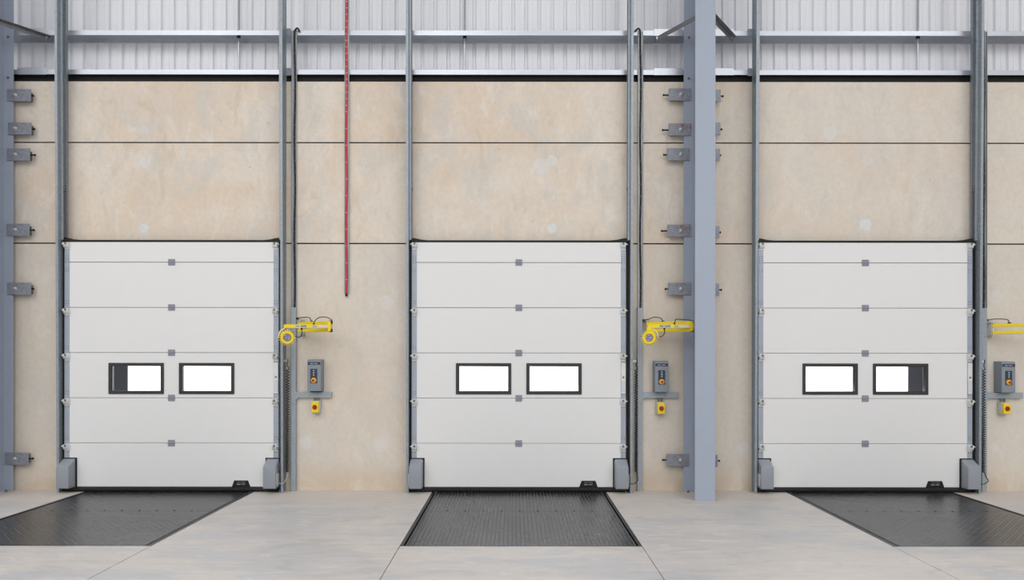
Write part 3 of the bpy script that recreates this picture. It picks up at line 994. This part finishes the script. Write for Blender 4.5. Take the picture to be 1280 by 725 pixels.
    MB().box(cxi - 0.056, cxi + 0.056, -0.085, -0.003, i0, i1).build('housing', 'light_grey', iso, bevel=0.004, segs=2)
    MB().box(cxi - 0.048, cxi + 0.048, -0.116, -0.085, i0 + 0.006, i1 - 0.004).build('front_cover', 'yellow', iso, bevel=0.004)
    fr_ = MB().lathe([(0, 0.014), (0.026, 0.014), (0.030, 0.010), (0.031, 0)], (cxi, -0.116, (i0 + i1) / 2 - 0.002), (0, -1, 0), 24).build('rotary_knob', 'red', iso)
    MB().box(cxi - 0.007, cxi + 0.007, -0.146, -0.128, (i0 + i1) / 2 - 0.028, (i0 + i1) / 2 + 0.024).build('knob_grip', 'red', fr_, bevel=0.003)
    MB().box(cxi - 0.016, cxi + 0.016, -0.1168, -0.116, i1 - 0.030, i1 - 0.018).build('cover_label', 'sticker', iso, smooth=False)
    for dx in (-0.022, 0.022):
        MB().cyl((cxi + dx, -0.032, i1 - 0.003), (cxi + dx, -0.032, az0 - 0.001), 0.011, 10).build('conduit_stub', 'stay_steel', iso)

# ---------------------------------------------------------------- dock lights
def dock_light(i):
    m0 = [374.0, 808.5, 1240.5][i]           # wall pivot
    e = [413.3, 863.5, 1296.0][i]            # elbow
    dy_ = [0.0, -0.5, 1.4][i]
    dr, de = 0.10, 0.40                      # pivot and elbow distances off the wall
    dm = (dr + de) / 2
    xm, xe = X(m0, dr), X(e, de)
    zu1, zu0 = Z(402.2 + dy_, dm), Z(406.4 + dy_, dm)
    zl1, zl0 = Z(411.2 + dy_, dm), Z(415.4 + dy_, dm)
    lab = ['yellow swing-arm dock light with round lamp, nearest the red cable',
           'yellow swing-arm dock light with round lamp, partly in front of the freestanding column',
           'outstretched pair of yellow dock-light arms with no lamp in view'][i]
    o = thing('dock_light', (xm, 0, zl0), lab, 'dock light', 'dock lights')

    def bar(p, q, hw, z0, z1):
        """flat bar between two plan points"""
        p, q = Vector((p[0], p[1], 0)), Vector((q[0], q[1], 0))
        n = Vector((0, 0, 1)).cross((q - p).normalized()) * hw
        def rg(c_):
            return [(c_.x - n.x, c_.y - n.y, z0), (c_.x + n.x, c_.y + n.y, z0), (c_.x + n.x, c_.y + n.y, z1), (c_.x - n.x, c_.y - n.y, z1)]
        return MB().loft(rg(p), rg(q))
    # wall plate, pivot pin
    bk = MB().box(xm - 0.022, xm + 0.045, -0.012, -0.002, zl0 - 0.05, zu1 + 0.035).build('mounting_plate', 'galv_tray', o, bevel=0.002)
    for z in (zu1 + 0.012, zl0 - 0.022):
        MB().box(xm - 0.02, xm + 0.03, -dr - 0.025, -0.012, z - 0.004, z + 0.004).build('pivot_lug', 'galv_tray', bk, bevel=0.001)
    MB().cyl((xm + 0.006, -dr, zl0 - 0.03), (xm + 0.006, -dr, zu1 + 0.02), 0.010, 12).build('pivot_pin', 'zinc', bk)
    # two parallel rear arms
    for z0, z1 in ((zl0, zl1), (zu0, zu1)):
        bar((xm, -dr), (xe, -de), 0.02, z0, z1).build('rear_arm', 'yellow', o, bevel=0.003)
    # elbow post with black caps
    ex, ey = xe, -de - 0.035
    el = MB().box(ex - 0.022, ex + 0.016, ey - 0.02, -de + 0.022, zl0 + 0.004, zu1 - 0.004).build('elbow', 'yellow', o, bevel=0.003)
    for z0, z1 in ((zu1 - 0.036, zu1 + 0.006), (zl0 - 0.004, zl0 + 0.036)):
        MB().box(ex - 0.004, ex + 0.026, ey - 0.018, ey + 0.04, z0, z1).build('elbow_cap', 'black', el, bevel=0.004)
    # stub and cable from post to arm
    zc_ = Z(398 + (1.8 if i == 1 else 1.5 if i == 2 else 0.2), 0.06)
    xs_ = POST[i] + 0.034
    MB().lathe([(0, 0.028), (0.009, 0.028), (0.013, 0.018), (0.013, 0)], (xs_, -0.03, zc_), (1, 0, 0), 10).build('cable_gland', 'black', o)
    da = [0.19, 0.20, 0.22][i]
    xa = X([389.5, 828.5, 1261.5][i], da)
    MB().tube(spline([(xs_ + 0.02, -0.03, zc_), (xs_ + 0.08, -0.05, zc_ + 0.012), ((xs_ + xa) / 2 + 0.03, -0.09, zc_ + (0.012 if i != 1 else 0.035)), (xa - 0.025, -da, zc_ - 0.002 if i != 1 else zc_ + 0.015), (xa, -da, zu1 + 0.004)], 6), 0.0055, 8).build('feed_cable', 'cable', o)
    MB().box(xa - 0.016, xa + 0.02, -da - 0.012, -da + 0.012, zu1 - 0.001, zu1 + 0.012).build('arm_gland', 'black', o, bevel=0.003)
    df = -ey                                  # depth of the front arm
    if i == 2:
        # the front arm swings on beyond the edge of the picture, lamp at its far end
        a0, a1 = ex, ex + 0.62
    else:
        a0, a1 = ex, X([355.0, 809.5][i], df)
    zf1, zf0 = Z(405.8 + dy_, df), Z(410.4 + dy_, df)
    fa = MB().box(min(a0, a1), max(a0, a1), ey - 0.018, ey + 0.018, zf0, zf1).build('front_arm', 'yellow', o, bevel=0.003)
    sgn = 1 if a1 > a0 else -1
    # stickers along the front arm
    def stick(p0, p1, mat, txt=None):
        xa_, xb_ = X(p0, df), X(p1, df)
        st = MB().box(xa_, xb_, ey - 0.0188, ey - 0.018, zf0 + 0.006, zf1 - 0.006).build('arm_label', mat, fa, smooth=False)
        if txt:
            letter_row(xa_ + 0.006, xb_ - 0.004, ey - 0.0190, (zf0 + zf1) / 2, 0.012, txt, 'navy', fa, 'label_print')
    if i == 0:
        stick(369, 375.3, 'sticker', [7]); stick(376.2, 384, 'sticker_blue', [3, 5]); stick(391, 396.5, 'sticker_blue'); stick(398.5, 410.5, 'sticker')
    elif i == 1:
        stick(824, 829, 'sticker_blue', [6]); stick(829.8, 838, 'sticker_blue', [3, 5]); stick(842.5, 848, 'sticker_blue'); stick(849.5, 862, 'sticker')
    # loop of cable over the elbow
    p0 = X([392.2, 843.0][i], df) if i < 2 else a0 + 0.1
    pe = X([415.0, 864.5][i], df) if i < 2 else a0
    MB().tube(spline([(p0, ey, zf1), (p0 + 0.012, ey + 0.01, zu1 - 0.0), (p0 + 0.055 if i == 0 else p0 + 0.03, ey + 0.03, zu1 + (0.042 if i == 0 else 0.02)), ((p0 + pe) / 2 + 0.02, ey + 0.03, zu1 + (0.05 if i == 0 else 0.016)), (pe - 0.02, ey + 0.02, zu1 + 0.022 if i == 0 else zu1 + 0.01), (pe, ey, zu1 - 0.006)], 6), 0.0055, 8).build('elbow_cable', 'cable', o)
    MB().lathe([(0, 0.022), (0.008, 0.022), (0.012, 0.010), (0.014, 0)], (p0, ey, zf1), (0, 0, 1), 10).build('cable_gland', 'black', o)
    # lamp head
    if i < 2:
        lx, lz = X([358.6, 812.2][i], 0.48), Z([422.2, 422.0][i], 0.48)
    else:
        lx, lz = a1 + 0.02, zf0 - 0.12
    ly = -0.455
    yaw = [R(14), R(-14), R(10)][i]
    ax = Vector((math.sin(yaw), -math.cos(yaw), -0.03)).normalized()
    c0 = Vector((lx, ly, lz))
    Rr = 0.080
    hd = MB().lathe([(0.0, -0.075), (0.045, -0.072), (0.060, -0.055), (0.066, -0.02), (0.068, 0.026), (0.080, 0.030), (0.083, 0.036), (0.081, 0.050), (0.074, 0.056), (0.054, 0.056), (0.049, 0.044), (0.0, 0.044)], c0, ax, 40).build('lamp_housing', 'yellow', o)
    MB().lathe([(0.0, 0.050), (0.030, 0.0495), (0.047, 0.046), (0.048, 0.0435)], c0, ax, 32).build('lens', 'lens', hd)
    e1 = ax.cross(Vector((0, 0, 1))).normalized(); e2 = e1.cross(ax)
    fm = MB()
    nf = 20
    for k in range(nf):
        a = 2 * math.pi * k / nf
        dr_ = e1 * math.cos(a) + e2 * math.sin(a)
        tg = ax.cross(dr_)
        ring0 = [c0 + dr_ * 0.062 + ax * h + tg * w2 for h, w2 in ((-0.05, -0.005), (-0.05, 0.005), (0.030, 0.006), (0.030, -0.006))]
        ring1 = [c0 + dr_ * r_ + ax * h + tg * w2 for (h, w2), r_ in zip(((-0.05, -0.004), (-0.05, 0.004), (0.026, 0.005), (0.026, -0.005)), (0.086, 0.086, 0.104, 0.104))]
        fm.loft(ring0, ring1)
    fm.lathe([(0.078, -0.012), (0.078, 0.006), (0.070, 0.006), (0.070, -0.012), (0.078, -0.012)], c0, ax, 26)
    fm.build('cooling_fins', 'yellow', hd, smooth=False)
    # yoke from arm end to lamp back
    if i == 0:
        yk_pts = [(a1 + 0.02, ey, zf0 + 0.004), (a1 - 0.03, ey - 0.02, zf0 - 0.03), (lx - 0.102, ly - 0.005, lz + 0.055), (lx - 0.112, ly, lz + 0.0)]
        MB().tube(spline(yk_pts, 6), 0.008, 8).build('yoke', 'pale_yellow', hd)
    else:
        yk_pts = [(lx + 0.03, ey, zf0 + 0.004), (lx + 0.075, ey - 0.02, zf0 - 0.035), (lx + 0.104, ly - 0.005, lz + 0.045), (lx + 0.112, ly, lz + 0.0)]
        MB().tube(spline(yk_pts, 6), 0.008, 8).build('yoke', 'pale_yellow', hd)
        MB().box(lx - 0.03, lx + 0.03, ey - 0.024, ey + 0.016, lz + 0.06, zf0 + 0.006).build('swivel', 'yellow', hd, bevel=0.004)
    # drop loop from the arm into the lamp
    xg = X([377.3, 830.3][i], df) if i < 2 else a0 + 0.3
    MB().lathe([(0, 0.024), (0.008, 0.024), (0.011, 0.014), (0.014, 0)], (xg, ey - 0.006, zf0), (0, 0, -1), 10).build('cable_gland', 'black', o)
    if i == 0:
        lp = [(xg, ey - 0.006, zf0 - 0.01), (xg + 0.002, ey - 0.01, zf0 - 0.07), (xg - 0.02, ey - 0.01, zf0 - 0.108), (xg - 0.07, ey - 0.005, zf0 - 0.105), (xg - 0.12, ey, zf0 - 0.04), (lx + 0.045, ly + 0.05, lz + 0.07)]
    else:
        lp = [(xg, ey - 0.006, zf0 - 0.01), (xg + 0.002, ey - 0.01, zf0 - 0.06), (xg - 0.025, ey - 0.005, zf0 - 0.10), (xg - 0.06, ey, zf0 - 0.108), (lx + 0.07, ly + 0.05, lz - 0.002)]
    MB().tube(spline(lp, 7), 0.0058, 8).build('lamp_cable', 'cable', o)


for i in range(3):
    dock_light(i)

# ---------------------------------------------------------------- coiled cables to the door edge boxes
for i in range(3):
    x = X([359.4, 795.3, 1229.6][i], 0.09)
    y = -0.092
    if i == 2:
        x, y = X(1229.6, 0.115), -0.115
    zt, zb = Z(452, 0.09), Z(590, 0.09)
    s1 = DOORS[i] + 1.436
    o = thing('coiled_cable', (x, y, zb), 'black spiral cable hanging beside the door track, %s' % ['between a dock door and the red cable', 'between the middle dock door and freestanding column', 'by the lampless arms'][i], 'cable', 'coiled door cables')
    # hook bracket from the track
    hb = MB().box(min(s1 + 0.006, x - 0.02), x + 0.012, y - 0.004, y + 0.002, zt - 0.004, zt + 0.022).build('hook_bracket', 'zinc', o, bevel=0.001)
    MB().tube(spline([(x + 0.004, y - 0.008, zt + 0.03), (x + 0.008, y - 0.010, zt - 0.005), (x - 0.004, y - 0.01, zt - 0.04), (x + 0.012, y, zt - 0.08), (x + 0.018, y, zt - 0.10)], 6), 0.0055, 8).build('lead_in', 'cable', o)
    pts = []
    turns, rad = 44, 0.017
    z_top = zt - 0.10
    n = turns * 12
    for k in range(n + 1):
        u = k / n
        zz = z_top + (zb - z_top) * (u + 0.12 * u * (1 - u) * 2)
        a = 2 * math.pi * k / 12
        pts.append((x + rad * math.cos(a), y + rad * math.sin(a), zz))
    MB().tube(pts, 0.0062, 6).build('coil', 'cable', o)
    tx = DOORS[i] + 1.437
    MB().tube(spline([(x + rad, y, zb), (x + 0.01, y - 0.03, zb - 0.05), (x + 0.006, y - 0.08, zb - 0.09), (tx + 0.045, -0.215, zb - 0.125), (tx - 0.01, -0.235, zb - 0.125)], 7), 0.0055, 8).build('tail', 'cable' if i else 'galv_tray', o)

# ---------------------------------------------------------------- dock levellers
LEV = ['black tread-plate dock leveller in front of the dock door by the cut-off column',
       'black tread-plate dock leveller seen head-on in front of the middle dock door',
       'black tread-plate dock leveller in front of the dock door beyond the freestanding column']
for i, (a, b) in enumerate(PITS):
    o = thing('dock_leveller', ((a + b) / 2, PIT_Y / 2, 0), LEV[i], 'dock leveller', 'dock levellers')
    yfar = 0.02
    yh = -(DW - F * EYE / (639.3 - CY))      # hinge line of the lip
    # frame angle round the pit
    fm = MB()
    zt = 0.0
    fm.box(a, a + 0.030, PIT_Y, yfar, -0.29, zt)
    fm.box(b - 0.030, b, PIT_Y, yfar, -0.29, zt)
    fm.box(a + 0.030, b - 0.030, PIT_Y, PIT_Y + 0.018, -0.29, zt)
    fm.build('pit_frame', 'black_rail', o, smooth=False)
    for xx in (a + 0.050, b - 0.058):
        MB().box(xx, xx + 0.008, PIT_Y + 0.02, yfar, -0.05, -0.004).build('toe_guard', 'stay_steel', o, smooth=False)
    MB().box(a + 0.066, b - 0.066, PIT_Y + 0.022, yh - 0.003, -0.014, -0.0003).build('deck_plate', 'tread', o, smooth=False)
    lp = MB().box(a + 0.066, b - 0.066, yh + 0.003, yfar, -0.014, -0.0003).build('lip_plate', 'tread', o, smooth=False)
    MB().cyl((a + 0.07, yh, -0.010), (b - 0.07, yh, -0.010), 0.008, 8).build('hinge_bar', 'black', lp)
    for k in range(9):
        xx = a + 0.3 + k * (b - a - 0.6) / 8
        MB().lathe([(0, 0.003), (0.012, 0.002), (0.014, 0)], (xx, yh + 0.03, -0.0003), (0, 0, 1), 10).build('lip_stud', 'black', lp)
    MB().box(a + 0.03, b - 0.03, yfar - 0.03, yfar - 0.004, -0.10, -0.016).build('light_stop', 'black', o, smooth=False)  # added block, keeps outdoor light from leaking in through the side slots
    # dark pan under the plates
    MB().box(a + 0.03, b - 0.03, PIT_Y + 0.02, yfar, -0.27, -0.10).build('under_frame', 'black', o, smooth=False)

# ---------------------------------------------------------------- dock shelters outside
for i, c in enumerate(DOORS):
    o = thing('dock_shelter', (c, 0.5, 0), ['dark dock shelter seen as a strip through the window beside the cut-off column', 'dark dock shelter outside the middle dock door, hidden from its windows', 'dark dock shelter seen as a strip through a window beyond the freestanding column'][i], 'dock shelter', 'dock shelters')
    for s in (-1, 1):
        MB().box(*sorted((c + s * 1.13, c + s * 1.75)), 0.86, 0.88, -1.2, 3.6).build('side_curtain', 'shelter', o, smooth=False)
        MB().box(*sorted((c + s * 1.70, c + s * 1.75)), 0.185, 0.86, -1.2, 3.6).build('side_frame', 'shelter', o, smooth=False)
    MB().box(c - 1.75, c + 1.75, 0.185, 0.88, 3.6, 3.65).build('top_frame', 'shelter', o, smooth=False)
    MB().box(c - 1.13, c + 1.13, 0.86, 0.88, 2.9, 3.6).build('head_curtain', 'shelter', o, smooth=False)

# ---------------------------------------------------------------- light: rooflights, overcast yard
def area(name, loc, sx_, sy_, power, col=(1, 1, 1), rot=(0, 0, 0)):
    l = bpy.data.lights.new(name, 'AREA')
    l.shape = 'RECTANGLE'
    l.size, l.size_y = sx_, sy_
    l.energy = power
    l.color = col
    o = bpy.data.objects.new(name, l)
    COL.objects.link(o)
    o.location = loc
    o.rotation_euler = rot
    return o


for x, p in ((-14, 1.05), (-8, 0.90), (-2, 0.76), (4, 0.80), (10, 1.0)):
    area('rooflight', (x, -19.6, ZC - 0.05), 2.2, 27.0, 1130 * p, (0.97, 0.985, 1.0))

w = bpy.data.worlds.new('overcast_sky')
SC.world = w
w.use_nodes = True
bg = w.node_tree.nodes['Background']
bg.inputs['Color'].default_value = (0.95, 0.98, 1.0, 1)
bg.inputs['Strength'].default_value = 6.0

# ---------------------------------------------------------------- camera
cam = bpy.data.cameras.new('camera')
co = bpy.data.objects.new('camera', cam)
COL.objects.link(co)
cam.sensor_width = 36.0
cam.lens = F * 36.0 / 1280.0
cam.shift_x = -(CX - 640.0) / 1280.0
cam.shift_y = (CY - 362.5) / 1280.0
cam.clip_end = 600
co.location = (0, -DW, EYE)
co.rotation_euler = (R(90), R(-0.055), 0)
SC.camera = co

vs = SC.view_settings
vs.view_transform = 'Standard'
vs.look = 'None'
vs.exposure = -0.12
vs.gamma = 1.0
vs.use_curve_mapping = False
SC.cycles.max_bounces = 10
SC.cycles.diffuse_bounces = 6
SC.cycles.use_denoising = True
SC.cycles.sample_clamp_indirect = 8.0
